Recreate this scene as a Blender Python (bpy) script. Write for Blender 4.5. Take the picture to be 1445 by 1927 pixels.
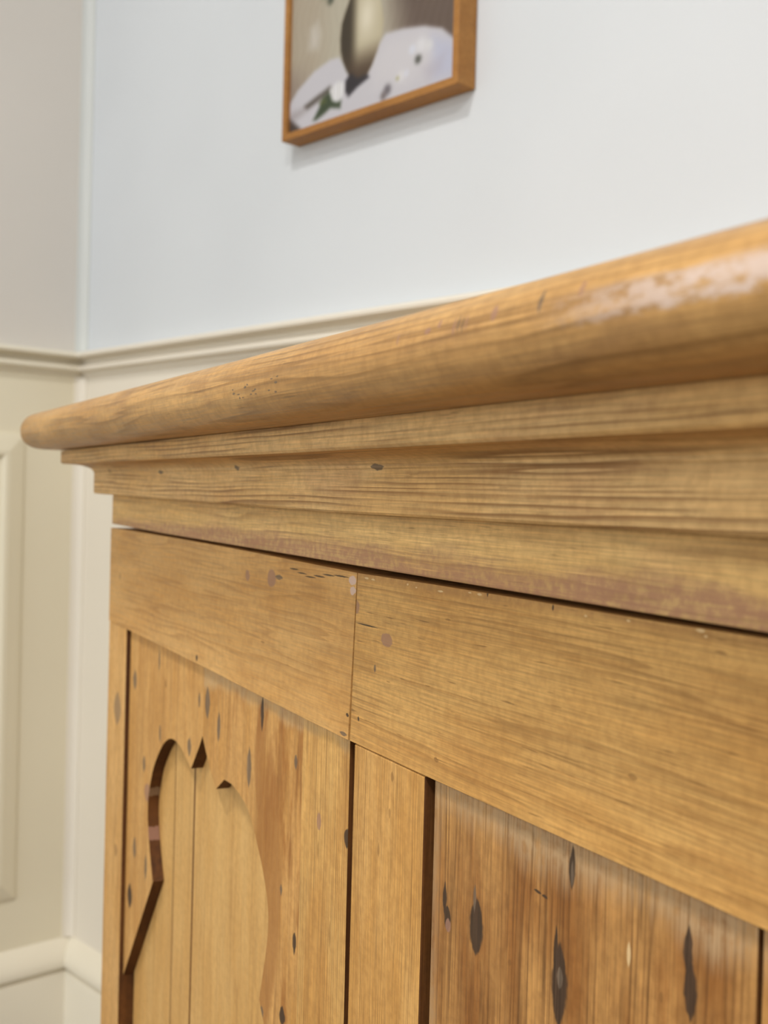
import bpy, bmesh, math
from mathutils import Matrix, Vector
from mathutils.geometry import tessellate_polygon
import numpy as np

for o in list(bpy.data.objects):
    bpy.data.objects.remove(o, do_unlink=True)
S = bpy.context.scene
COL = S.collection


def lin(c):
    def f(v):
        v = v / 255.0
        return v / 12.92 if v <= 0.04045 else ((v + 0.055) / 1.055) ** 2.4
    return (f(c[0]), f(c[1]), f(c[2]), 1.0)


# ---------------------------------------------------------------- camera
# room: origin at the floor corner of the two walls, +x along the back wall, -y into the room
cam = bpy.data.cameras.new('camera')
cam.sensor_fit = 'VERTICAL'
cam.sensor_height = 24.0
cam.lens = 24.0 * 2200.0 / 1927.0
cam.clip_start = 0.02
cam.dof.use_dof = True
cam.dof.focus_distance = 0.50
cam.dof.aperture_fstop = cam.lens / 3.1
cam_o = bpy.data.objects.new('camera', cam)
COL.objects.link(cam_o)
right = Vector((0.67470556, 0.73762901, 0.02599707))
up = Vector((-0.0274387, -0.01013098, 0.99957215))
back = Vector((0.73757679, -0.67513021, 0.01340416))
m = Matrix((right, up, back)).transposed().to_4x4()
m.translation = Vector((1.57803402, -0.8354788, 0.86))
cam_o.matrix_world = m
S.camera = cam_o

# ---------------------------------------------------------------- world, lamps, exposure
W = bpy.data.worlds.new('world')
S.world = W
W.use_nodes = True
bg = W.node_tree.nodes['Background']
bg.inputs['Color'].default_value = (0.87, 0.94, 1.0, 1)
bg.inputs['Strength'].default_value = 0.80


def lamp(name, loc, target, size, power, color):
    l = bpy.data.lights.new(name, 'AREA')
    l.shape = 'DISK'
    l.size = size
    l.energy = power
    l.color = color
    o = bpy.data.objects.new(name, l)
    o.location = loc
    d = Vector(target) - Vector(loc)
    o.rotation_euler = d.to_track_quat('-Z', 'Y').to_euler()
    COL.objects.link(o)
    return o


lamp('ceiling_lamp', (1.25, -1.35, 2.52), (1.0, -0.9, 0.0), 0.20, 17, (1.0, 0.985, 0.96))
lamp('ceiling_lamp', (2.4, -1.9, 2.52), (2.0, -1.4, 0.0), 0.4, 30, (1.0, 0.985, 0.96))
lamp('ceiling_lamp', (2.0, -3.6, 2.52), (1.6, -2.6, 0.0), 0.5, 30, (1.0, 0.985, 0.96))

front_fill = lamp('front_fill_light', (0.6, -6.2, 1.35), (0.6, 0.0, 1.1), 1.0, 95, (0.93, 0.97, 1.0))  # soft fill from the front, added to brighten the cupboard face
front_fill.data.shape = 'RECTANGLE'
front_fill.data.size, front_fill.data.size_y = 3.0, 1.5

S.view_settings.view_transform = 'Standard'
S.view_settings.look = 'None'
S.view_settings.gamma = 1.0
S.view_settings.use_curve_mapping = False
S.view_settings.exposure = 0.18
S.cycles.use_denoising = True
S.cycles.max_bounces = 8
S.cycles.diffuse_bounces = 5


# ---------------------------------------------------------------- node helper
class NT:
    def __init__(self, name):
        self.mat = bpy.data.materials.new(name)
        self.mat.use_nodes = True
        self.t = self.mat.node_tree
        self.t.nodes.clear()
        self.out = self.t.nodes.new('ShaderNodeOutputMaterial')
        self.bsdf = self.t.nodes.new('ShaderNodeBsdfPrincipled')
        self.t.links.new(self.bsdf.outputs[0], self.out.inputs[0])

    def put(self, sock, v):
        if v is None:
            return
        if isinstance(v, bpy.types.NodeSocket):
            self.t.links.new(v, sock)
        else:
            sock.default_value = v

    def math(self, op, a, b=None, c=None, clamp=False):
        n = self.t.nodes.new('ShaderNodeMath')
        n.operation = op
        n.use_clamp = clamp
        for i, v in enumerate((a, b, c)):
            self.put(n.inputs[i], v)
        return n.outputs[0]

    def vec(self, op, a, b=None):
        n = self.t.nodes.new('ShaderNodeVectorMath')
        n.operation = op
        self.put(n.inputs[0], a)
        self.put(n.inputs[1], b)
        return n.outputs[1] if op in ('LENGTH', 'DOT_PRODUCT') else n.outputs[0]

    def noise(self, v, scale=1.0, detail=2.0, rough=0.5):
        n = self.t.nodes.new('ShaderNodeTexNoise')
        self.put(n.inputs['Vector'], v)
        n.inputs['Scale'].default_value = scale
        n.inputs['Detail'].default_value = detail
        n.inputs['Roughness'].default_value = rough
        return n

    def rng(self, v, a, b, c=0.0, d=1.0, smooth=True):
        n = self.t.nodes.new('ShaderNodeMapRange')
        n.interpolation_type = 'SMOOTHSTEP' if smooth else 'LINEAR'
        self.put(n.inputs[0], v)
        for i, x in enumerate((a, b, c, d)):
            n.inputs[i + 1].default_value = x
        return n.outputs[0]

    def mix(self, f, a, b, mode='MIX'):
        n = self.t.nodes.new('ShaderNodeMix')
        n.data_type = 'RGBA'
        n.blend_type = mode
        self.put(n.inputs[0], f)
        self.put(n.inputs[6], a)
        self.put(n.inputs[7], b)
        return n.outputs[2]

    def ramp(self, v, stops):
        n = self.t.nodes.new('ShaderNodeValToRGB')
        e = n.color_ramp.elements
        while len(e) < len(stops):
            e.new(0.5)
        for i, (p, c) in enumerate(stops):
            e[i].position = p
            e[i].color = c if len(c) == 4 else (*c, 1)
        self.put(n.inputs[0], v)
        return n.outputs[0]

    def sep(self, v):
        n = self.t.nodes.new('ShaderNodeSeparateXYZ')
        self.put(n.inputs[0], v)
        return n.outputs

    def obj(self):
        n = self.t.nodes.new('ShaderNodeTexCoord')
        return n.outputs['Object']

    def bump(self, h, strength, dist):
        n = self.t.nodes.new('ShaderNodeBump')
        n.inputs['Strength'].default_value = strength
        n.inputs['Distance'].default_value = dist
        self.put(n.inputs['Height'], h)
        self.t.links.new(n.outputs[0], self.bsdf.inputs['Normal'])


ZC = 828.77      # height of the cupboard's rail top above the floor, mm

SPOT = {
    'k': ((88, 74, 60), 0.85, 0), 'd': ((50, 36, 26), 0.95, 0), 's': ((120, 82, 42), 0.5, 0),
    'g': ((140, 114, 86), 0.75, 0), 'p': ((158, 118, 98), 0.75, 1), 'w': ((214, 186, 170), 0.9, 1),
    'h': ((158, 104, 50), 0.6, 0), 'l': ((222, 192, 142), 0.8, 0),
}


def spot_group():
    g = bpy.data.node_groups.new('knot_mark', 'ShaderNodeTree')
    g.interface.new_socket('Vector', in_out='INPUT', socket_type='NodeSocketVector')
    g.interface.new_socket('Center', in_out='INPUT', socket_type='NodeSocketVector')
    g.interface.new_socket('Inverse', in_out='INPUT', socket_type='NodeSocketVector')
    g.interface.new_socket('Round', in_out='INPUT', socket_type='NodeSocketFloat')
    g.interface.new_socket('Along', in_out='INPUT', socket_type='NodeSocketFloat')
    g.interface.new_socket('Mask', in_out='OUTPUT', socket_type='NodeSocketFloat')
    N, L = g.nodes, g.links
    gi = N.new('NodeGroupInput')
    go = N.new('NodeGroupOutput')

    def M(op, a, b=None):
        n = N.new('ShaderNodeMath')
        n.operation = op
        for i, v in enumerate((a, b)):
            if v is None:
                continue
            if isinstance(v, bpy.types.NodeSocket):
                L.new(v, n.inputs[i])
            else:
                n.inputs[i].default_value = v
        return n.outputs[0]
    s = N.new('ShaderNodeVectorMath'); s.operation = 'SUBTRACT'
    L.new(gi.outputs[0], s.inputs[0]); L.new(gi.outputs[1], s.inputs[1])
    u = N.new('ShaderNodeVectorMath'); u.operation = 'MULTIPLY'
    L.new(s.outputs[0], u.inputs[0]); L.new(gi.outputs[2], u.inputs[1])
    p = N.new('ShaderNodeSeparateXYZ'); L.new(u.outputs[0], p.inputs[0])
    ax, az = M('ABSOLUTE', p.outputs[0]), M('ABSOLUTE', p.outputs[2])
    x2, z2 = M('MULTIPLY', ax, ax), M('MULTIPLY', az, az)
    lens_v, lens_h, rnd = M('ADD', ax, z2), M('ADD', az, x2), M('ADD', x2, z2)
    a = M('ADD', M('MULTIPLY', lens_h, gi.outputs[4]), M('MULTIPLY', lens_v, M('SUBTRACT', 1.0, gi.outputs[4])))
    r = M('ADD', M('MULTIPLY', rnd, gi.outputs[3]), M('MULTIPLY', a, M('SUBTRACT', 1.0, gi.outputs[3])))
    mr = N.new('ShaderNodeMapRange'); mr.interpolation_type = 'SMOOTHSTEP'
    L.new(r, mr.inputs[0])
    for i, v in enumerate((1.1, 0.75, 0.0, 1.0)):
        mr.inputs[i + 1].default_value = v
    L.new(mr.outputs[0], go.inputs[0])
    return g


KNOT = spot_group()


def wood(name, axis, light, mid, dark, freq=0.32, wob=1.2, contrast=0.6, fibre=0.35, fleck=0.35, blotch=0.4,
         blotch_col=None, washes=(), spots=(), rough=0.5, seed=0.0, wear_glint=None, bump=0.25):
    """Pine: rings as bands across the grain, fine fibre, flecks, blotches, knots. All lengths in mm."""
    warm = lambda c: (min(255, c[0] * 1.03), c[1] * 0.99, c[2] * 0.92)
    light, mid, dark = warm(light), warm(mid), tuple(v * 0.86 for v in warm(dark))
    if blotch_col:
        blotch_col = warm(blotch_col)
    n = NT(name)
    P = n.vec('MULTIPLY', n.obj(), (1000, 1000, 1000))
    P = n.vec('SUBTRACT', P, (0, 0, ZC))
    Q = n.vec('ADD', P, (seed * 137.3, seed * 61.7, seed * 211.9))
    if axis == 'x':
        slow, fine, flk, blo = (0.004, 0.03, 0.045), (0.03, 1.3, 1.3), (0.045, 0.8, 0.8), (0.008, 0.02, 0.03)
        cross = n.vec('DOT_PRODUCT', Q, (0.0, 0.55, 1.0))
    else:
        slow, fine, flk, blo = (0.045, 0.03, 0.004), (1.3, 1.3, 0.03), (0.8, 0.8, 0.045), (0.04, 0.02, 0.010)
        cross = n.vec('DOT_PRODUCT', Q, (1.0, 0.55, 0.0))
    ns = n.noise(n.vec('MULTIPLY', Q, slow), 1.0, 2.0, 0.45)
    q = n.math('ADD', n.math('MULTIPLY', cross, freq), n.math('MULTIPLY', ns.outputs[0], wob * 6))
    uneven = n.noise(n.vec('MULTIPLY', Q, tuple(0.35 * v if v < 0.01 else 5.0 * v for v in slow)), 1.0, 1.0)
    q = n.math('ADD', q, n.math('MULTIPLY', uneven.outputs[0], 2.2))
    fr = n.math('FRACT', q)
    amp = n.noise(n.vec('MULTIPLY', Q, tuple(2.2 * s for s in slow)), 1.0, 1.0)
    line = n.ramp(fr, [(0.0, (0, 0, 0)), (0.45, (0.12, 0.12, 0.12)), (0.86, (1, 1, 1)), (0.93, (0.9, 0.9, 0.9)), (1.0, (0, 0, 0))])
    line = n.math('MULTIPLY', line, n.rng(amp.outputs[0], 0.34, 0.62, 0.08, 1.0))
    fb = n.noise(n.vec('MULTIPLY', Q, fine), 1.0, 3.0, 0.6)
    bl = n.noise(n.vec('MULTIPLY', Q, blo), 1.0, 4.0, 0.6)
    fk = n.noise(n.vec('MULTIPLY', Q, flk), 1.0, 2.0, 0.55)
    mott = n.noise(n.vec('MULTIPLY', Q, (0.22, 0.22, 0.22)), 1.0, 3.0, 0.6)
    col = n.mix(n.rng(bl.outputs[0], 0.35, 0.65), lin(light), lin(mid))
    if blotch_col:
        b2 = n.noise(n.vec('MULTIPLY', Q, tuple(1.3 * s for s in blo)), 1.3, 4.0, 0.6)
        col = n.mix(n.math('MULTIPLY', n.rng(b2.outputs[0], 0.5, 0.68), blotch), col, lin(blotch_col))
    col = n.mix(n.math('MULTIPLY', line, contrast), col, lin(dark))
    fbm = n.rng(fb.outputs[0], 0.3, 0.7, 1.0 - fibre, 1.0 + fibre * 0.45, smooth=False)
    comb = n.t.nodes.new('ShaderNodeCombineColor')
    for i in range(3):
        n.put(comb.inputs[i], fbm)
    col = n.mix(1.0, col, comb.outputs[0], 'MULTIPLY')
    mm = n.rng(mott.outputs[0], 0.35, 0.7, 0.0, 0.22)
    col = n.mix(mm, col, lin(dark))
    col = n.mix(n.math('MULTIPLY', n.rng(fk.outputs[0], 0.66, 0.74), fleck), col, lin(tuple(c * 0.75 for c in dark)))
    sx = n.sep(P)
    for (ax, a, b, c, st, jit) in washes:       # finish worn or darkened along an edge of the board
        w = n.math('ADD', sx['xyz'.index(ax)], n.math('MULTIPLY', n.math('SUBTRACT', bl.outputs[0], 0.5), jit))
        w = n.math('ADD', w, n.math('MULTIPLY', n.math('SUBTRACT', fb.outputs[0], 0.5), jit * 0.5))
        f = n.math('MULTIPLY', n.rng(w, a, b), n.rng(n.math('ADD', n.math('MULTIPLY', fb.outputs[0], 0.6), n.math('MULTIPLY', mott.outputs[0], 0.4)), 0.38, 0.56, 0.35, 1.0))
        col = n.mix(n.math('MULTIPLY', f, st), col, lin(c))
    if wear_glint:        # worn polish and its highlight, painted as a pale band along the nose
        x0, x1, za, zb, c, st = wear_glint
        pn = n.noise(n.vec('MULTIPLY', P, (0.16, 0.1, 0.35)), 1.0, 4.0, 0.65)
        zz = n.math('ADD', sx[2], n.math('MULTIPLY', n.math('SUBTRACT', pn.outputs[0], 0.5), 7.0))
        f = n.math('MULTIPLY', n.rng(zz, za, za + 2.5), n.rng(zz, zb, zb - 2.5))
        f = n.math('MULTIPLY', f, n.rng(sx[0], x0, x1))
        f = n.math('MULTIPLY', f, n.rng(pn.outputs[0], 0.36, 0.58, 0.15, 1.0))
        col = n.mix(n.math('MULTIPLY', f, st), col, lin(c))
    if spots:
        dn = n.noise(n.vec('MULTIPLY', P, (0.35, 0.35, 0.25)), 1.0, 2.0)
        dv = n.vec('MULTIPLY', n.vec('SUBTRACT', dn.outputs[1], (0.5, 0.5, 0.5)), (2.2, 0, 3.0))
        for (x, z, rx, rz, k) in spots:
            c, st, rd = SPOT[k]
            P2 = n.vec('ADD', P, n.vec('MULTIPLY', dv, (min(1, rx * .3), 0, min(1, rz * .3))))
            g = n.t.nodes.new('ShaderNodeGroup')
            g.node_tree = KNOT
            n.put(g.inputs[0], P2)
            g.inputs[1].default_value = (x, 0, z)
            g.inputs[2].default_value = (1 / rx, 0, 1 / rz)
            g.inputs[3].default_value = rd
            g.inputs[4].default_value = 1.0 if rx > 2.2 * rz else 0.0
            f = n.math('MULTIPLY', g.outputs[0], st)
            if k in 'dk':
                cc = n.mix(n.rng(fb.outputs[0], 0.35, 0.75), lin(c), lin(tuple(min(255, v * 1.45 + 8) for v in c)))
            else:
                cc = lin(c)
            col = n.mix(f, col, cc)
    n.put(n.bsdf.inputs['Base Color'], col)
    n.put(n.bsdf.inputs['Roughness'], n.rng(fb.outputs[0], 0.3, 0.7, rough - 0.06, rough + 0.12))
    n.bsdf.inputs['Specular IOR Level'].default_value = 0.32
    h = n.math('ADD', n.math('MULTIPLY', fb.outputs[0], 0.6), n.math('MULTIPLY', line, -0.25))
    h = n.math('ADD', h, n.math('MULTIPLY', mott.outputs[0], 0.5))
    n.bump(h, bump, 0.0006)
    return n.mat


def paint(name, c, rough=0.6, bump=0.05, scale=700, c2=None, zsplit=None):
    n = NT(name)
    o = n.obj()
    no = n.noise(o, scale, 3.0)
    big = n.noise(o, 3.0, 2.0)
    cc = lin(c)
    c_b = tuple(v * 0.965 for v in cc[:3]) + (1,)
    n.put(n.bsdf.inputs['Base Color'], n.mix(n.rng(big.outputs[0], 0.35, 0.65), cc, c_b))
    n.bsdf.inputs['Roughness'].default_value = rough
    n.bsdf.inputs['Specular IOR Level'].default_value = 0.35
    n.bump(no.outputs[0], bump, 0.0004)
    return n.mat


M_WALL = paint('pale_wall_paint', (206, 210, 213), 0.7, 0.12, 900)
M_WALL_L = paint('warm_wall_tone', (212, 206, 197), 0.7, 0.12, 900)  # upper left wall, warmer in tone than the back wall
M_CREAM = paint('cream_panel_paint', (228, 219, 194), 0.45, 0.04)
M_CREAM_B = paint('cream_trim_paint', (232, 224, 204), 0.4, 0.04)
M_STONE = paint('stone_paint', (230, 222, 206), 0.5, 0.04)
M_FLOOR = paint('brown_floor', (84, 64, 44), 0.5, 0.1)
M_TRIM_W = paint('off_white_trim_paint', (203, 205, 201), 0.6, 0.05)
M_CEIL = paint('ceiling_paint', (190, 190, 188), 0.8, 0.05)

# pale honey pine for most boards
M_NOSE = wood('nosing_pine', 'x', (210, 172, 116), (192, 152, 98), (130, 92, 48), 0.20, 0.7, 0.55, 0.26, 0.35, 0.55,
              (164, 128, 88), rough=0.36, seed=1, wear_glint=(690, 760, 73, 83, (214, 192, 178), 0.9),
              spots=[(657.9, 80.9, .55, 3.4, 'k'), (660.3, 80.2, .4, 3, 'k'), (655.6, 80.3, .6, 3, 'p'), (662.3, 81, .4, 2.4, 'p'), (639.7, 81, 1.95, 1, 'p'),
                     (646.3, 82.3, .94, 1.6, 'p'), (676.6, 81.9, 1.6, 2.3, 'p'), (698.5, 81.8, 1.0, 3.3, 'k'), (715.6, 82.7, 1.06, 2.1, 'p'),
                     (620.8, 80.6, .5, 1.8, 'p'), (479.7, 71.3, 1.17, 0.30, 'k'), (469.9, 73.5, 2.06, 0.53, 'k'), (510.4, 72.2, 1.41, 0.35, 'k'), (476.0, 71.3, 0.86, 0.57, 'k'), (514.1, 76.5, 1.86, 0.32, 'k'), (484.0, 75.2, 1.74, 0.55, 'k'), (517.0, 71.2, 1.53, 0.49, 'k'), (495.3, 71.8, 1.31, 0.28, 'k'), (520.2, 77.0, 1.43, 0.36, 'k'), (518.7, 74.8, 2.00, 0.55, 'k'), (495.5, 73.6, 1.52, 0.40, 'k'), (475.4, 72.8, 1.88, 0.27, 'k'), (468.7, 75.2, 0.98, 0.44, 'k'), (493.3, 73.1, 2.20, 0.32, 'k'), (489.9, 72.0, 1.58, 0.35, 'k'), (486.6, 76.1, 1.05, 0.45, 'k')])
M_CORNICE = wood('cornice_pine', 'x', (232, 200, 146), (220, 184, 126), (142, 94, 48), 0.36, 0.5, 0.75, 0.26, 0.3, 0.35,
                 (190, 150, 112), rough=0.5, seed=2,
                 spots=[(505.7, 43.5, 6.6, 1.6, 'k'), (180.8, 43.5, 6.4, 1.4, 'k'), (333.5, 44.8, 3.9, 1.5, 'k'), (42.3, 45.3, 5.9, 1.6, 's')])
M_FRIEZE = wood('frieze_pine', 'x', (232, 200, 140), (222, 186, 124), (160, 116, 70), 0.16, 1.0, 0.4, 0.28, 0.35, 0.3,
                (196, 152, 110), rough=0.5, seed=3, washes=[('z', 11, 3, (170, 122, 98), 0.75, 26)])
M_RAIL_L = wood('rail_end_pine', 'x', (216, 176, 116), (204, 160, 98), (172, 122, 66), 0.12, 1.3, 0.4, 0.2, 0.25, 0.35,
                (194, 146, 86), rough=0.46, seed=4,
                spots=[(319.3, -15.9, 3.45, 3.32, 'p'), (356.3, -14.6, 6.24, 4.87, 'p'), (457.8, -8.1, 4.01, 2.21, 'w'), (458.7, -12.9, 3.42, 1.96, 'w'),
                       (367.0, -13.3, 6.05, 1.41, 'k'), (32.6, -37.4, 2.48, 3.33, 's'), (230.1, -74.9, 2.17, 2.35, 'd'), (345.1, -50.6, 3.22, 0.58, 's'),
                       (452.2, -80.5, 4.20, 1.23, 'k'), (456.2, -71.0, 1.72, 0.98, 'd'),
                       (387.5, -7.5, 7, .45, 'd'), (398, -9.0, 7, .4, 'd'), (409, -10.1, 8, .4, 'd'), (420, -9.0, 8, .45, 'd'), (431, -7.6, 8, .4, 'd'), (445, -7.1, 10, .4, 'd')])
M_RAIL_R = wood('rail_pine', 'x', (216, 176, 112), (202, 158, 94), (152, 104, 52), 0.22, 0.9, 0.4, 0.3, 0.6, 0.35,
                (190, 142, 82), rough=0.46, seed=5, washes=[('z', -9, -5, (150, 108, 66), 0.5, 6)],
                spots=[(494.1, -31.5, 5.57, 3.00, 'p'), (483.2, -45.2, 1.16, 2.11, 'k'), (467.8, -70.7, 1.00, 1.44, 'd'), (474.1, -27.2, 11.93, 0.38, 'd'),
                       (463.1, -19.9, 2.81, 3.41, 'p'), (496.4, -49.3, 2.01, 0.32, 's'), (509.6, -46.2, 2.88, 0.31, 's'), (531.9, -45.6, 3.09, 0.30, 's'),
                       (546.7, -16.9, 2.50, 0.42, 's'), (540.0, -74.1, 2.14, 1.06, 's'), (662.1, -53.3, 2.53, 1.14, 's'), (617.5, -5.2, 0.62, 1.27, 'd'),
                       (575.4, -4.1, 0.60, 1.39, 'd'), (698.4, -10.1, 2.72, 0.59, 's'), (626.0, -54.8, 12.00, 0.35, 's'), (708.4, -29.4, 7.92, 0.36, 's'),
                       (676.4, -43.4, 9.40, 0.31, 's'),
                       (692.3, -6.3, 0.90, 0.37, 'l'), (657.8, -5.5, 1.20, 0.40, 'l'), (512.0, -5.7, 0.87, 0.51, 'l'), (690.2, -4.9, 2.05, 0.59, 'l'), (472.5, -6.0, 2.44, 0.53, 'l'), (569.8, -4.9, 1.85, 0.55, 'l'), (540.8, -6.2, 1.56, 0.34, 'l'), (562.6, -4.9, 1.36, 0.30, 'l'), (479.1, -6.2, 2.13, 0.41, 'l'), (540.0, -6.3, 2.47, 0.43, 'l'), (519.6, -6.4, 0.89, 0.35, 'l'), (635.9, -6.2, 0.87, 0.45, 'l')])
M_STILE_L = wood('left_stile_pine', 'z', (222, 182, 122), (208, 164, 100), (162, 112, 58), 0.12, 1.0, 0.35, 0.2, 0.2, 0.3,
                 rough=0.5, seed=6, spots=[(31.8, -141.7, 11.6, 14.1, 'g'), (37.0, -252.8, 4.93, 5.73, 's')])
M_STILE = wood('ribbed_pine', 'z', (218, 176, 112), (202, 156, 90), (148, 100, 50), 0.55, 0.5, 0.6, 0.34, 0.35, 0.3,
               rough=0.5, seed=7, spots=[(501.8, -89.6, 1.48, 2.72, 's'), (500.2, -105.7, 0.99, 2.73, 's'), (490.5, -124.6, 1.03, 3.47, 's')])
M_FRET_A = wood('fret_pine', 'z', (214, 172, 110), (202, 156, 92), (166, 114, 58), 0.10, 0.9, 0.35, 0.22, 0.25, 0.3,
                rough=0.5, seed=8,
                spots=[(69.2, -113.4, 5.33, 8.42, 'k'), (133.5, -90.0, 2.00, 8.26, 'k'), (150.6, -104.1, 1.93, 3.68, 's'), (225.7, -102.7, 2.17, 5.41, 'k'),
                       (139.1, -141.0, 2.24, 6.70, 'k'), (207.0, -136.6, 3.96, 6.56, 'k'), (99.8, -171.5, 3.58, 6.97, 'k'), (78.8, -239.4, 4.49, 9.06, 'k'),
                       (110.4, -244.9, 3.51, 9.92, 'k'), (68.3, -279.4, 6.88, 10.33, 'd'), (111.5, -190.0, 9.79, 6.88, 'p')])
M_FRET_B = wood('fret_pine_dark', 'z', (212, 168, 106), (196, 150, 86), (150, 98, 46), 0.09, 1.2, 0.4, 0.26, 0.25, 0.75,
                (158, 104, 48), rough=0.5, seed=9.3, washes=[('z', -92, -85, (206, 178, 134), 0.6, 20)],
                spots=[(352, -185, 22, 85, 'h'), (336, -118, 9, 34, 'h'), (242.8, -101.5, 5.20, 10.61, 'k'), (265.2, -112.7, 3.44, 9.99, 'k'), (338.0, -91.6, 2.68, 10.56, 'd'), (319.2, -126.0, 3.85, 12.62, 'k'),
                       (387.5, -107.7, 2.12, 4.10, 'k'), (371.6, -179.9, 1.85, 3.34, 'k'), (391.4, -201.3, 2.80, 6.22, 'd'), (377.4, -245.0, 4.38, 5.51, 'd'),
                       (347.6, -255.2, 3.18, 4.31, 'k')])
M_FRET_C = wood('fret_pine_ribbed', 'z', (220, 180, 114), (204, 158, 92), (150, 100, 48), 0.45, 0.5, 0.55, 0.32, 0.35, 0.3,
                rough=0.5, seed=10, washes=[('z', -92, -85, (212, 184, 136), 0.5, 20)],
                spots=[(419.1, -131.1, 2.57, 4.69, 'p'), (451.9, -130.3, 3.48, 5.44, 'd'), (418.7, -145.2, 0.97, 5.21, 's'), (435.0, -182.0, 0.92, 7.60, 's')])
M_BACK = wood('back_board_pine', 'z', (216, 180, 120), (206, 166, 104), (176, 130, 72), 0.10, 0.7, 0.3, 0.16, 0.1, 0.2,
              rough=0.5, seed=11)
M_PLANK = wood('brown_plank', 'z', (188, 144, 88), (150, 102, 52), (100, 60, 26), 0.24, 0.6, 0.62, 0.38, 0.4, 0.65,
               (200, 154, 94), rough=0.42, seed=12, washes=[('z', -102, -86, (190, 160, 120), 0.75, 26), ('x', 543, 534, (186, 152, 112), 0.6, 12)],
               spots=[(544.1, -129.0, 1.68, 7.15, 'd'), (546.6, -136.3, 2.91, 5.44, 'd'), (547.2, -139.1, 2.2, 2.7, 'p'), (568.3, -132.5, 5.34, 11.64, 'd'),
                      (566.6, -121.8, 1.15, 6.04, 'k'), (628.0, -92.1, 1.92, 7.79, 'd'), (628.1, -94.1, 0.89, 4.60, 'k'), (608.4, -106.2, 2.58, 0.65, 'd'),
                      (612.6, -106.7, 1.90, 0.64, 'd'), (622.4, -134.0, 4.86, 15.03, 'd'), (620.0, -123.0, 1.53, 9.00, 'd'), (622.6, -131.2, 1.82, 4.47, 'k'),
                      (685.2, -99.5, 2.24, 8.01, 'd'), (686.7, -111.2, 3.11, 8.89, 'd'), (674.1, -117.4, 0.95, 2.22, 's'), (591.9, -137.5, 1.39, 1.34, 's'),
                      (658.5, -110.0, 0.90, 4.61, 'l'), (589.4, -116.5, 0.87, 3.46, 's')])
M_EDGE = wood('dark_sawn_edge', 'z', (104, 66, 28), (82, 48, 18), (48, 26, 8), 0.2, 0.6, 0.4, 0.25, 0.2, 0.3, rough=0.6, seed=14,  # darker brown for the side faces of the boards
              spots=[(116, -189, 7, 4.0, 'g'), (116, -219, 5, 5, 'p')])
M_FRAME = wood('frame_oak', 'x', (172, 128, 72), (158, 113, 60), (130, 88, 42), 0.3, 0.8, 0.3, 0.2, 0.1, 0.2, rough=0.55, seed=13)


# ---------------------------------------------------------------- mesh helpers
def link(name, bm, mat, parent=None, bevel=0.0, seg=2, smooth=False):
    me = bpy.data.meshes.new(name)
    bmesh.ops.recalc_face_normals(bm, faces=bm.faces)
    bm.to_mesh(me)
    bm.free()
    for mt in (mat if isinstance(mat, (list, tuple)) else [mat]):
        me.materials.append(mt)
    o = bpy.data.objects.new(name, me)
    COL.objects.link(o)
    if parent is not None:
        o.parent = parent
    if smooth:
        for p in me.polygons:
            p.use_smooth = True
    if bevel:
        b = o.modifiers.new('worn_edge', 'BEVEL')
        b.width = bevel
        b.segments = seg
        b.limit_method = 'ANGLE'
        b.angle_limit = math.radians(35)
    return o


def interp(x, pts):
    if x <= pts[0][0]:
        return pts[0][1]
    for (a, va), (b, vb) in zip(pts, pts[1:]):
        if x <= b:
            return va + (vb - va) * (x - a) / (b - a)
    return pts[-1][1]


def board(x0, x1, zt, zb, y0, y1, nx=1):
    """A board in mm; zt / zb are numbers or lists of (x, z) for an edge that is not quite straight."""
    bm = bmesh.new()
    f = lambda v, x: (interp(x, v) if isinstance(v, list) else v)
    rows = []
    for i in range(nx + 1):
        x = x0 + (x1 - x0) * i / nx
        a, b = f(zt, x), f(zb, x)
        rows.append([bm.verts.new((x / 1000, y / 1000, (z + ZC) / 1000)) for y, z in ((y0, b), (y1, b), (y1, a), (y0, a))])
    for r, s in zip(rows, rows[1:]):
        for k in range(4):
            bm.faces.new((r[k], r[(k + 1) % 4], s[(k + 1) % 4], s[k]))
    bm.faces.new(rows[0]).material_index = 1
    bm.faces.new(rows[-1]).material_index = 1
    return bm


def cut_board(pts, y0, y1):
    """A board sawn to the outline pts (x, z in mm), y0..y1 thick; sawn edges take the second material slot."""
    bm = bmesh.new()
    a = [bm.verts.new((x / 1000, y0 / 1000, (z + ZC) / 1000)) for x, z in pts]
    b = [bm.verts.new((x / 1000, y1 / 1000, (z + ZC) / 1000)) for x, z in pts]
    n = len(pts)
    for t in tessellate_polygon([[Vector((x, z, 0)) for x, z in pts]]):
        bm.faces.new([a[i] for i in t])
        bm.faces.new([b[i] for i in t])
    for i in range(n):
        f = bm.faces.new((a[i], a[(i + 1) % n], b[(i + 1) % n], b[i]))
        f.material_index = 1
    return bm


def smooth_line(pts, k=5):
    """Catmull-Rom through the points."""
    out = []
    n = len(pts)
    for i in range(n - 1):
        p0, p1, p2, p3 = pts[max(i - 1, 0)], pts[i], pts[i + 1], pts[min(i + 2, n - 1)]
        for j in range(k):
            t = j / k
            out.append(tuple(0.5 * (2 * b + (c - a) * t + (2 * a - 5 * b + 4 * c - d) * t * t + (3 * b - a - 3 * c + d) * t ** 3)
                             for a, b, c, d in zip(p0, p1, p2, p3)))
    out.append(pts[-1])
    return out


LEN, DEP = 1150.0, 360.0     # carcase length and depth, mm


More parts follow.
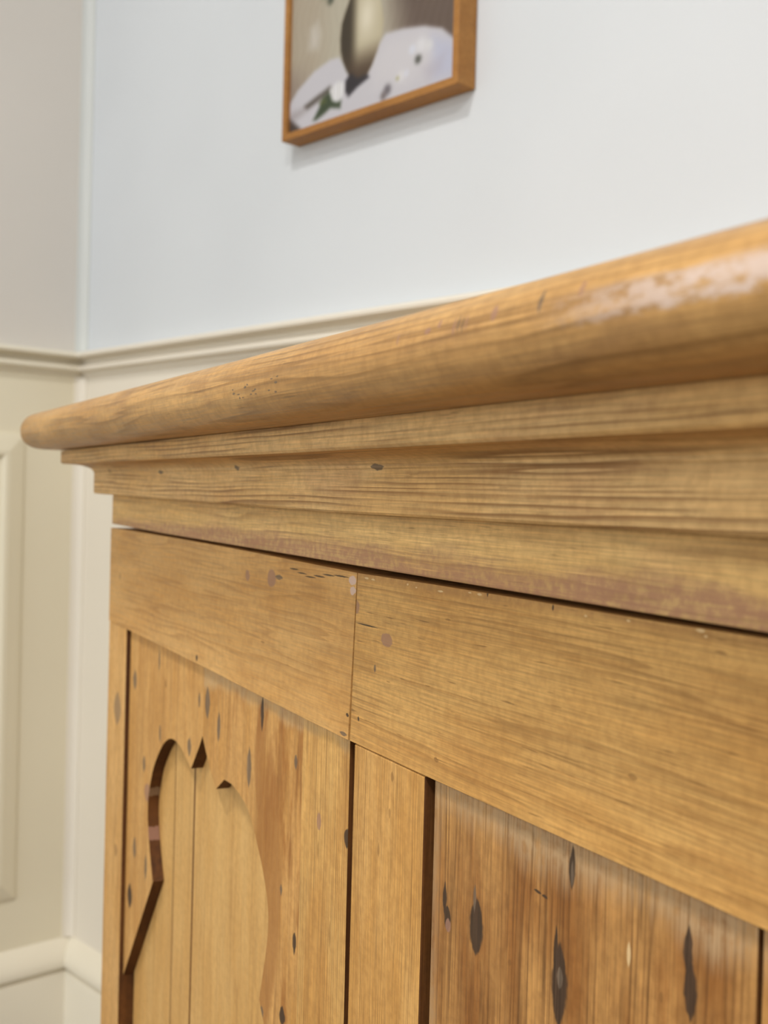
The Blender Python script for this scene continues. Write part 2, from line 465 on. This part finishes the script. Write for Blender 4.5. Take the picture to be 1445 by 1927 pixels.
def slab(profile, dz, round_r=0.0, nx=30, inner_bottom=True):
    """Solid whose front, left and right edges follow profile [(projection, z)], back edge straight at the carcase back."""
    bm = bmesh.new()
    rings = []
    for p, z in profile:
        path = [(-p, DEP), (-p, DEP * 0.5)]
        rc = min(round_r, max(p, 0.0))
        if round_r > 0:
            cxp, cyp = -(p - rc), -(p - rc)
            for i in range(6):
                a = math.pi / 2 * i / 5
                path.append((cxp - rc * math.cos(a), cyp - rc * math.sin(a)))
        else:
            path.append((-p, -p))
        for i in range(1, nx):
            path.append((LEN * i / nx, -p))
        if round_r > 0:
            for i in range(6):
                a = math.pi / 2 * (1 - i / 5)
                path.append((LEN + (p - rc) + rc * math.cos(a), -(p - rc) - rc * math.sin(a)))
        else:
            path.append((LEN + p, -p))
        path += [(LEN + p, DEP * 0.5), (LEN + p, DEP)]
        rings.append([bm.verts.new((x / 1000, y / 1000, (z + dz(x, z) + ZC) / 1000)) for x, y in path])
    for r, s in zip(rings, rings[1:]):
        n = len(r)
        for i in range(n):
            j = (i + 1) % n
            bm.faces.new((r[i], r[j], s[j], s[i]))
    bm.faces.new(rings[0])
    bm.faces.new(rings[-1])
    return bm


def shade(o, ang=30):
    me = o.data
    for p in me.polygons:
        p.use_smooth = True
    me.set_sharp_from_angle(angle=math.radians(ang))


# ---------------------------------------------------------------- the room
def quad_obj(name, pts, mat, thick, normal):
    bm = bmesh.new()
    a = [bm.verts.new(p) for p in pts]
    b = [bm.verts.new(tuple(Vector(p) - Vector(normal) * thick)) for p in pts]
    bm.faces.new(a)
    bm.faces.new(b)
    for i in range(4):
        bm.faces.new((a[i], a[(i + 1) % 4], b[(i + 1) % 4], b[i]))
    o = link(name, bm, mat)
    o['kind'] = 'structure'
    return o


RX, RY, RH = 5.5, -6.0, 2.55
DADO = 1.040
for nm, z0, z1, mt in (('wall_back', DADO, RH, M_WALL), ('wall_back_lower', 0.0, DADO, M_STONE)):
    quad_obj(nm, [(-0.1, 0, z0), (RX, 0, z0), (RX, 0, z1), (-0.1, 0, z1)], mt, 0.1, (0, -1, 0))
for nm, z0, z1, mt in (('wall_left', DADO, RH, M_WALL_L), ('wall_left_lower', 0.0, DADO, M_CREAM)):
    quad_obj(nm, [(0, 0, z0), (0, RY, z0), (0, RY, z1), (0, 0, z1)], mt, 0.1, (1, 0, 0))
quad_obj('floor', [(-0.1, 0.1, 0), (13, 0.1, 0), (13, -14, 0), (-0.1, -14, 0)], M_FLOOR, 0.1, (0, 0, 1))
quad_obj('ceiling', [(-0.1, 0.1, RH), (RX, 0.1, RH), (RX, RY, RH), (-0.1, RY, RH)], M_CEIL, 0.1, (0, 0, -1))


def run(profile, wall):
    """Extrude profile [(out, z)] along a wall, mitred into the corner."""
    bm = bmesh.new()
    e0, e1 = [], []
    for d, z in profile:
        if wall == 'back':
            e0.append(bm.verts.new((d, -d, z)))
            e1.append(bm.verts.new((RX, -d, z)))
        else:
            e0.append(bm.verts.new((d, -d, z)))
            e1.append(bm.verts.new((d, RY, z)))
    n = len(profile)
    for i in range(n):
        j = (i + 1) % n
        bm.faces.new((e0[i], e0[j], e1[j], e1[i]))
    bm.faces.new(e0)
    bm.faces.new(e1)
    return bm


dado = [(0, 1.060), (.018, 1.058), (.023, 1.056), (.025, 1.053), (.024, 1.050), (.018, 1.0485), (.008, 1.048), (.004, 1.0455), (.004, 1.0425), (.008, 1.0405),
        (.014, 1.038), (.016, 1.0345), (.015, 1.0315), (.010, 1.0300), (.004, 1.029), (.003, 1.025), (0, 1.023)]
skirt = [(0, .197), (.003, .194), (.007, .190), (.013, .182), (.018, .173), (.020, .166), (.0195, .160), (.016, .157), (.011, .155), (.011, .152),
         (.015, .150), (.0165, .146), (.0165, 0.0), (0, 0.0)]
for nm, pr, wl, mt in (('trim_1', dado, 'back', M_STONE), ('trim_2', dado, 'left', M_CREAM_B),
                       ('baseboard_back', skirt, 'back', M_CREAM_B), ('baseboard_left', skirt, 'left', M_CREAM_B)):
    o = link(nm, run(pr, wl), mt)
    shade(o, 40)
    o['kind'] = 'structure'


def corner_strip(z0, z1, r):
    bm = bmesh.new()
    pts = [(0, 0)] + [(r * (1 - math.sin(a)) + 0.001, -r * (1 - math.cos(a)) - 0.001) for a in [math.pi / 2 * i / 6 for i in range(7)]]
    pts = [(0, 0), (0, -r), (0.0015, -r)] + [(0.0015 + (r - 0.0015) * (1 - math.cos(math.pi / 2 * i / 6)), -r + (r - 0.0015) * math.sin(math.pi / 2 * i / 6)) for i in range(1, 7)] + [(r, 0)]
    a = [bm.verts.new((x, y, z0)) for x, y in pts]
    b = [bm.verts.new((x, y, z1)) for x, y in pts]
    n = len(pts)
    for i in range(n):
        j = (i + 1) % n
        bm.faces.new((a[i], a[j], b[j], b[i]))
    bm.faces.new(a)
    bm.faces.new(b)
    return bm


for nm, z0, z1, mt, r in (('trim_3', 1.060, RH, M_TRIM_W, 0.014), ('trim_4', 0.197, 1.023, M_STONE, 0.014)):
    o = link(nm, corner_strip(z0, z1, r), mt)
    shade(o, 40)
    o['kind'] = 'structure'


# raised panel moulding on the left wall, below the dado rail
def panel_moulding(y0, y1, z0, z1):
    prof = [(0, 0), (.002, .004), (.010, .007), (.020, .010), (.026, .012), (.032, .012), (.035, .009), (.037, .004), (.040, .0035), (.040, 0)]
    bm = bmesh.new()
    loops = []
    for d, h in prof:
        loops.append([bm.verts.new((h, y, z)) for y, z in ((y0 - d, z0 + d), (y1 + d, z0 + d), (y1 + d, z1 - d), (y0 - d, z1 - d))])
    n = len(loops)
    for i in range(n):
        r, s = loops[i], loops[(i + 1) % n]
        for k in range(4):
            bm.faces.new((r[k], r[(k + 1) % 4], s[(k + 1) % 4], s[k]))
    return bm


o = link('trim_5', panel_moulding(-0.089, -0.66, 0.270, 0.937), M_CREAM)
o['kind'] = 'structure'
o = link('trim_6', panel_moulding(-0.79, -1.40, 0.270, 0.937), M_CREAM)
o['kind'] = 'structure'

# ---------------------------------------------------------------- the cupboard
cup = bpy.data.objects.new('pine_cupboard', None)
COL.objects.link(cup)
cup.location = (0.72807731, -0.3575369, 0.0)
cup.rotation_euler = (0, 0, math.radians(-15.519))
cup['label'] = 'antique honey pine cupboard with rounded top, moulded cornice and fretwork planked front'
cup['category'] = 'cupboard'

sag = lambda x, k: k * max(0.0, 1 - x / 460.0)
R_TOP = [(0, 0), (100, -.3), (295, -1.7), (463, -4.3), (571, -3.8), (653, -4.4), (716, -4.1), (1150, -4.0)]
R_BOT = [(0, -75.3), (246, -78.7), (404, -81.7), (460, -82.4), (530, -82.5), (717, -81.5), (1150, -81.5)]
F_BOT = [(0, 3.2), (150, 1.2), (304, 0), (478, -1.3), (571, -1.9), (716, -2.7), (1150, -2.7)]

# top board with a half-round nosing on three sides
nose = [(10, 61.5), (40, 61.5)]
for i in range(0, 17):
    a = -math.pi / 2 + math.pi * i / 16
    ca, sa = math.cos(a), math.sin(a)
    nose.append((48 + 16.5 * (abs(ca) ** 0.9), 76.5 + 15 * math.copysign(abs(sa) ** 0.9, sa)))
nose += [(40, 91.5), (10, 91.5)]
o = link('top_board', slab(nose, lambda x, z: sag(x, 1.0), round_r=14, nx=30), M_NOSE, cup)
shade(o, 50)
o['label'] = 'thick top board with worn half-round nosing'

# cornice: fillet, cove, plain lower member
cor = [(0.5, 23.3), (11.0, 23.3), (12.0, 24.3), (12.0, 42.5), (12.6, 43.2)]
for i in range(0, 8):
    a = math.pi / 2 * i / 7
    cor.append((12.6 + 17.0 * (1 - math.cos(a)), 43.2 + 6.2 * math.sin(a)))
cor += [(33.2, 49.6), (34.4, 50.8), (34.4, 61.4), (0.5, 61.4)]
o = link('cornice', slab(cor, lambda x, z: sag(x, max(0.0, 4.0 - (z - 23.3) * 0.10)), nx=30), M_CORNICE, cup, bevel=0.0005)
shade(o, 25)

o = link('frieze', slab([(-0.5, 0.0), (-0.5, 23.2)], lambda x, z: (interp(min(max(x, 0), LEN), F_BOT) if z < 10 else sag(x, 3.9)), nx=30), M_FRIEZE, cup, bevel=0.0007)

def rail(xa, xb, ya):
    """xa / xb: (x at the top edge, x at the bottom edge) of the two ends"""
    n = 10
    top = [(xa[0] + (xb[0] - xa[0]) * i / n, 0) for i in range(n + 1)]
    bot = [(xa[1] + (xb[1] - xa[1]) * i / n, 0) for i in range(n + 1)]
    pts = [(x, interp(x, R_BOT)) for x, _ in bot] + [(x, interp(x, R_TOP)) for x, _ in reversed(top)]
    return cut_board(pts, ya, 22)


link('rail', rail((0, 0), (462.7, 457.4), 0.0), M_RAIL_L, cup, bevel=0.0006)
link('rail', rail((463.2, 459.3), (LEN, LEN), 0.1), M_RAIL_R, cup, bevel=0.0006)

sub = lambda pts, d: [(x, z - d) for x, z in pts]
FOOT = 90 - ZC
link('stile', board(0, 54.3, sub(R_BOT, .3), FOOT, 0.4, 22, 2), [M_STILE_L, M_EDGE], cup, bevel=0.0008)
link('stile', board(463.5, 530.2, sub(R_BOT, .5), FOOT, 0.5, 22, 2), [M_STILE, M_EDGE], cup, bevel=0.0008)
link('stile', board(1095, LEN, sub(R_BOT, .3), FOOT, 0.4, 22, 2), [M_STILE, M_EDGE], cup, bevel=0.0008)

# fretwork spandrel of three planks with a shaped underside
FT = sub(R_BOT, 0.4)
lobe_l = smooth_line([(129.9, -249.7), (125.0, -240.5), (120.7, -231.7), (115.4, -218), (112.6, -205), (113.2, -193), (118.6, -179), (125.1, -168.3), (136.4, -156.3),
                      (147.6, -147.2), (158.8, -141.5), (170, -139), (181.8, -139.6), (191, -141.7), (202, -146.1), (211.8, -150.2)])
left = [(54.8, -345.6), (129.9, -249.7)] + lobe_l[1:] + [(220.9, -140.0), (228, -132.2), (234.4, -124.4)]
plank_1 = [(54.8, interp(54.8, FT)), (233.9, interp(233.9, FT)), (233.9, -124.2)] + left[::-1][1:]
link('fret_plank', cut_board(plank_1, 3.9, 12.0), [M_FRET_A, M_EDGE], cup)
lobe_r = smooth_line([(277.4, -142.4), (292.7, -142.3), (308.3, -145.8), (318.3, -149.7), (327.4, -157), (336, -166.5), (345, -178),
                      (353.0, -193), (354.6, -205), (352.6, -218), (348.0, -235), (343.6, -249.7)])
rt = [(234.4, -124.4), (242.5, -133.6), (250, -141.5), (262.8, -151.6)] + lobe_r
plank_2 = rt + [(396.6, -317.5), (396.6, interp(396.6, FT)), (234.6, interp(234.6, FT))]
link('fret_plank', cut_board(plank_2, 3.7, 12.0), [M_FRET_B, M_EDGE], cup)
plank_3 = [(396.9, -317.9), (397.0, interp(397, FT)), (452.5, interp(452.5, FT)), (454.5, -391.5)]
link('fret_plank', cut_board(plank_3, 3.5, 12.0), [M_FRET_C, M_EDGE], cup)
for a, b, y in ((54.6, 151.2, 12.4), (152.2, 195.0, 12.1), (196.0, 463.2, 12.3)):
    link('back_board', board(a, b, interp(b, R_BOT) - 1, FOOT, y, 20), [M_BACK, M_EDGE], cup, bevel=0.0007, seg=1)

# planked right-hand section
for a, b, y in ((533.6, 712.4, 3.5), (714.4, 893.0, 3.3), (894.6, 1094.4, 3.6)):
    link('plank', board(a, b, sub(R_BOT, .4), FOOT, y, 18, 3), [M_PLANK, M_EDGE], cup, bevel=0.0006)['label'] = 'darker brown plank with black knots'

# carcase sides, back, plinth and feet, below the frame of the photograph
for a in (0.0, LEN - 20):
    link('side_panel', board(a, a + 20, -4.6, FOOT, 22.2, DEP - 12, 1), M_STILE_L, cup, bevel=0.0008)
link('back_panel', board(0, LEN, -4.6, FOOT, DEP - 12, DEP, 1), M_BACK, cup)
link('plinth', board(-8, LEN + 8, FOOT - 0.2, 20 - ZC, -8, DEP, 1), M_RAIL_R, cup, bevel=0.003)
for x in (30, LEN - 90):
    for y in (20, DEP - 80):
        link('foot', board(x, x + 60, 20 - ZC, -ZC, y, y + 60, 1), M_RAIL_L, cup, bevel=0.004)

# ---------------------------------------------------------------- the framed picture
FX0, FX1, FZ0, FZ1, FT_ = 0.5045, 0.7825, 1.2605, 1.6305, 0.026
pic = bpy.data.objects.new('framed_painting', None)
COL.objects.link(pic)
pic.location = (FX0, 0.0, FZ0)
pic['label'] = 'small oak-framed still life of a cream vase and white cloth hanging on the wall'
pic['category'] = 'picture'
Wd, Hd, RIM = FX1 - FX0, FZ1 - FZ0, 0.008


def frame_side(a, b, c, d):
    """mitred side: outer a-b, inner c-d (x, z)"""
    bm = bmesh.new()
    lo = [bm.verts.new((x, -0.001, z)) for x, z in (a, b, c, d)]
    hi = [bm.verts.new((x, -FT_, z)) for x, z in (a, b, c, d)]
    bm.faces.new(lo)
    bm.faces.new(hi)
    for i in range(4):
        j = (i + 1) % 4
        bm.faces.new((lo[i], lo[j], hi[j], hi[i]))
    return bm


r = RIM
for a, b, c, d in (((0, 0), (Wd, 0), (Wd - r, r), (r, r)), ((Wd, 0), (Wd, Hd), (Wd - r, Hd - r), (Wd - r, r)),
                   ((Wd, Hd), (0, Hd), (r, Hd - r), (Wd - r, Hd - r)), ((0, Hd), (0, 0), (r, r), (r, Hd - r))):
    link('frame_side', frame_side(a, b, c, d), M_FRAME, pic, bevel=0.0006)


def poly_mask(px, pz, pts, soft):
    """soft inside mask of a polygon, mm"""
    inside = np.zeros(px.shape, bool)
    dist = np.full(px.shape, 1e9)
    n = len(pts)
    for i in range(n):
        (x1, z1), (x2, z2) = pts[i], pts[(i + 1) % n]
        cond = ((z1 > pz) != (z2 > pz)) & (px < (x2 - x1) * (pz - z1) / ((z2 - z1) if z2 != z1 else 1e-9) + x1)
        inside ^= cond
        dx, dz = x2 - x1, z2 - z1
        t = np.clip(((px - x1) * dx + (pz - z1) * dz) / (dx * dx + dz * dz + 1e-9), 0, 1)
        dist = np.minimum(dist, np.hypot(px - x1 - t * dx, pz - z1 - t * dz))
    sd = np.where(inside, dist, -dist)
    t = np.clip(sd / soft * 0.5 + 0.5, 0, 1)
    return t * t * (3 - 2 * t)


def painting():
    nx, nz = 190, 250
    w, h = Wd * 1000 - 2 * RIM * 1000, Hd * 1000 - 2 * RIM * 1000
    gx, gz = np.meshgrid(np.linspace(0, w, nx), np.linspace(0, h, nz))
    px, pz = gx + RIM * 1000, gz + RIM * 1000
    A = lambda c: np.array(c, float)
    sm = lambda v, a, b: (lambda t: t * t * (3 - 2 * t))(np.clip((v - a) / (b - a), 0, 1))
    col = np.zeros(px.shape + (3,)) + A((178, 166, 146))

    def blend(mask, c):
        nonlocal col
        col = col * (1 - mask[..., None]) + A(c) * mask[..., None]
    # background, brush strokes
    blend(sm(px, 40, 95) * 0.6, (192, 188, 170))
    blend(sm(pz, 95, 55) * sm(px, 60, 5) * 0.7, (142, 126, 116))
    blend(sm(px, 150, 215), (104, 88, 78))
    blend(sm(px, 150, 215) * sm(pz, 85, 125) * 0.5, (86, 72, 62))
    blend(np.exp(-((px - 238) / 12) ** 2 - ((pz - 108) / 12) ** 2) * 0.5, (128, 104, 82))
    blend(poly_mask(px, pz, [(40, 96), (56, 92), (60, 108), (54, 122), (42, 118)], 8) * 0.75, (206, 200, 190))
    st = np.sin(px * 0.9 + np.sin(pz * 0.11) * 2) * np.sin(px * 0.37 + pz * 0.05)
    col += st[..., None] * 4
    # white cloth
    cloth = [(0, 10), (0, 36), (10, 45), (22, 55), (50, 69), (78, 75), (92, 74), (100, 66), (112, 52), (140, 50), (150, 64), (167, 79), (194, 77), (225, 71), (250, 62),
             (264, 50), (275, 42), (275, 10), (272, 6), (20, 6)]
    blend(poly_mask(px, pz, cloth, 3), (204, 202, 208))
    blend(poly_mask(px, pz, [(150, 58), (170, 72), (220, 66), (250, 40), (200, 20), (150, 30)], 14) * 0.6, (216, 213, 216))
    blend(poly_mask(px, pz, [(236, 58), (264, 46), (276, 36), (276, 12), (240, 14)], 10) * 0.8, (190, 194, 216))
    blend(poly_mask(px, pz, [(225, 28), (255, 36), (250, 20), (232, 16)], 8) * 0.5, (184, 178, 190))
    blend(poly_mask(px, pz, [(0, 30), (30, 33), (60, 40), (60, 34), (20, 22), (0, 24)], 6) * 0.55, (150, 140, 140))
    blend(poly_mask(px, pz, [(0, 0), (0, 27), (10, 24), (26, 12), (34, 0)], 4), (78, 66, 60))
    # vase
    vase = [(122, 41), (112, 48), (106, 56), (99, 68), (95, 80), (94, 92), (96, 109), (101, 119), (108, 131), (114, 150), (113, 175), (106, 186), (150, 186), (148, 172),
            (150, 150), (155, 128), (160, 109), (163, 93), (161, 80), (155, 65), (147, 52), (138, 42)]
    blend(poly_mask(px, pz, vase, 2.5), (198, 188, 160))
    vm = poly_mask(px, pz, vase, 2.5)
    u = (px - 94) / 69
    blend(vm * sm(u, 0.48, 0.20), (60, 50, 34))
    blend(vm * sm(pz, 84, 46) * 0.95, (76, 58, 42))
    blend(vm * np.exp(-((px - 137) / 12) ** 2 - ((pz - 106) / 20) ** 2) * 0.85, (232, 224, 202))
    blend(vm * sm(u, 0.9, 1.0) * 0.4, (176, 158, 122))
    # dark cast of the vase foot as painted
    blend(poly_mask(px, pz, [(104, 45), (112, 52), (124, 44), (140, 44), (143, 40), (124, 34), (110, 27), (104, 34)], 3), (44, 40, 46))
    # leaves and blossoms on the cloth
    blend(poly_mask(px, pz, [(34, 34), (56, 40), (78, 46), (84, 40), (60, 35), (40, 30)], 4) * 0.9, (74, 66, 56))
    blend(poly_mask(px, pz, [(50, 15), (60, 26), (66, 36), (78, 40), (86, 28), (98, 26), (97, 18), (80, 22), (70, 18), (56, 14)], 3), (58, 72, 48))
    blend(poly_mask(px, pz, [(60, 32), (70, 36), (74, 30), (64, 28)], 3) * 0.8, (88, 96, 48))
    fl = poly_mask(px, pz, [(78, 42), (92, 48), (102, 44), (102, 32), (92, 26), (83, 30)], 3)
    blend(fl, (236, 236, 240))
    blend(fl * (np.sin(px * 1.3) > 0.3) * 0.35, (168, 166, 150))
    for (x, z, rr_, c) in ((217, 40, 5, (78, 80, 72)), (172, 20, 6, (104, 98, 104)), (166, 15, 5, (120, 110, 110)), (221, 53, 8, (226, 226, 230)), (208, 52, 5, (220, 224, 236)),
                           (232, 50, 6, (222, 222, 224)), (192, 29, 6, (224, 222, 224)), (187, 28, 2.5, (176, 172, 120)), (200, 30, 4, (218, 220, 230)), (76, 141, 6, (70, 76, 62)),
                           (70, 160, 14, (96, 106, 74)), (90, 182, 16, (222, 218, 206)), (128, 205, 22, (228, 224, 214)), (160, 215, 18, (214, 208, 198)), (140, 240, 16, (86, 98, 66)),
                           (100, 225, 16, (92, 104, 72)), (178, 190, 12, (80, 92, 62)), (190, 225, 14, (224, 218, 208))):
        blend(np.exp(-(((px - x) ** 2 + (pz - z) ** 2) / rr_ ** 2) ** 1.5) * 0.9, c)
    bm = bmesh.new()
    vs = [[bm.verts.new((px[j, i] / 1000, -0.021, pz[j, i] / 1000)) for i in range(nx)] for j in range(nz)]
    for j in range(nz - 1):
        for i in range(nx - 1):
            bm.faces.new((vs[j][i], vs[j][i + 1], vs[j + 1][i + 1], vs[j + 1][i]))
    # board behind the print, so the sheet has an edge and a back
    x0, x1, z0, z1 = RIM, Wd - RIM, RIM, Hd - RIM
    e = [bm.verts.new((x, -0.0212 + 0.0008 + k, z)) for k in (0.0, 0.012) for x, z in ((x0, z0), (x1, z0), (x1, z1), (x0, z1))]
    bm.faces.new(e[0:4]); bm.faces.new(e[4:8])
    for i in range(4):
        k = (i + 1) % 4
        bm.faces.new((e[i], e[k], e[4 + k], e[4 + i]))
    n = NT('painted_print')
    at = n.t.nodes.new('ShaderNodeVertexColor')
    at.layer_name = 'paint'
    cv = n.noise(n.obj(), 1500, 2.0)
    n.put(n.bsdf.inputs['Base Color'], at.outputs[0])
    n.bsdf.inputs['Roughness'].default_value = 0.5
    n.bump(cv.outputs[0], 0.1, 0.0003)
    o = link('canvas', bm, n.mat, pic)
    me = o.data
    ca = me.color_attributes.new('paint', 'FLOAT_COLOR', 'POINT')
    c = np.clip(col * 0.91 - 4, 0, 255).reshape(-1, 3) / 255.0
    l = np.where(c <= 0.04045, c / 12.92, ((c + 0.055) / 1.055) ** 2.4)
    full = np.ones((len(me.vertices), 4))
    full[:, :3] = 0.35
    full[:len(l), :3] = l
    ca.data.foreach_set('color', full.astype(np.float32).ravel())
    o['label'] = 'still life print of a vase on a white cloth'


painting()
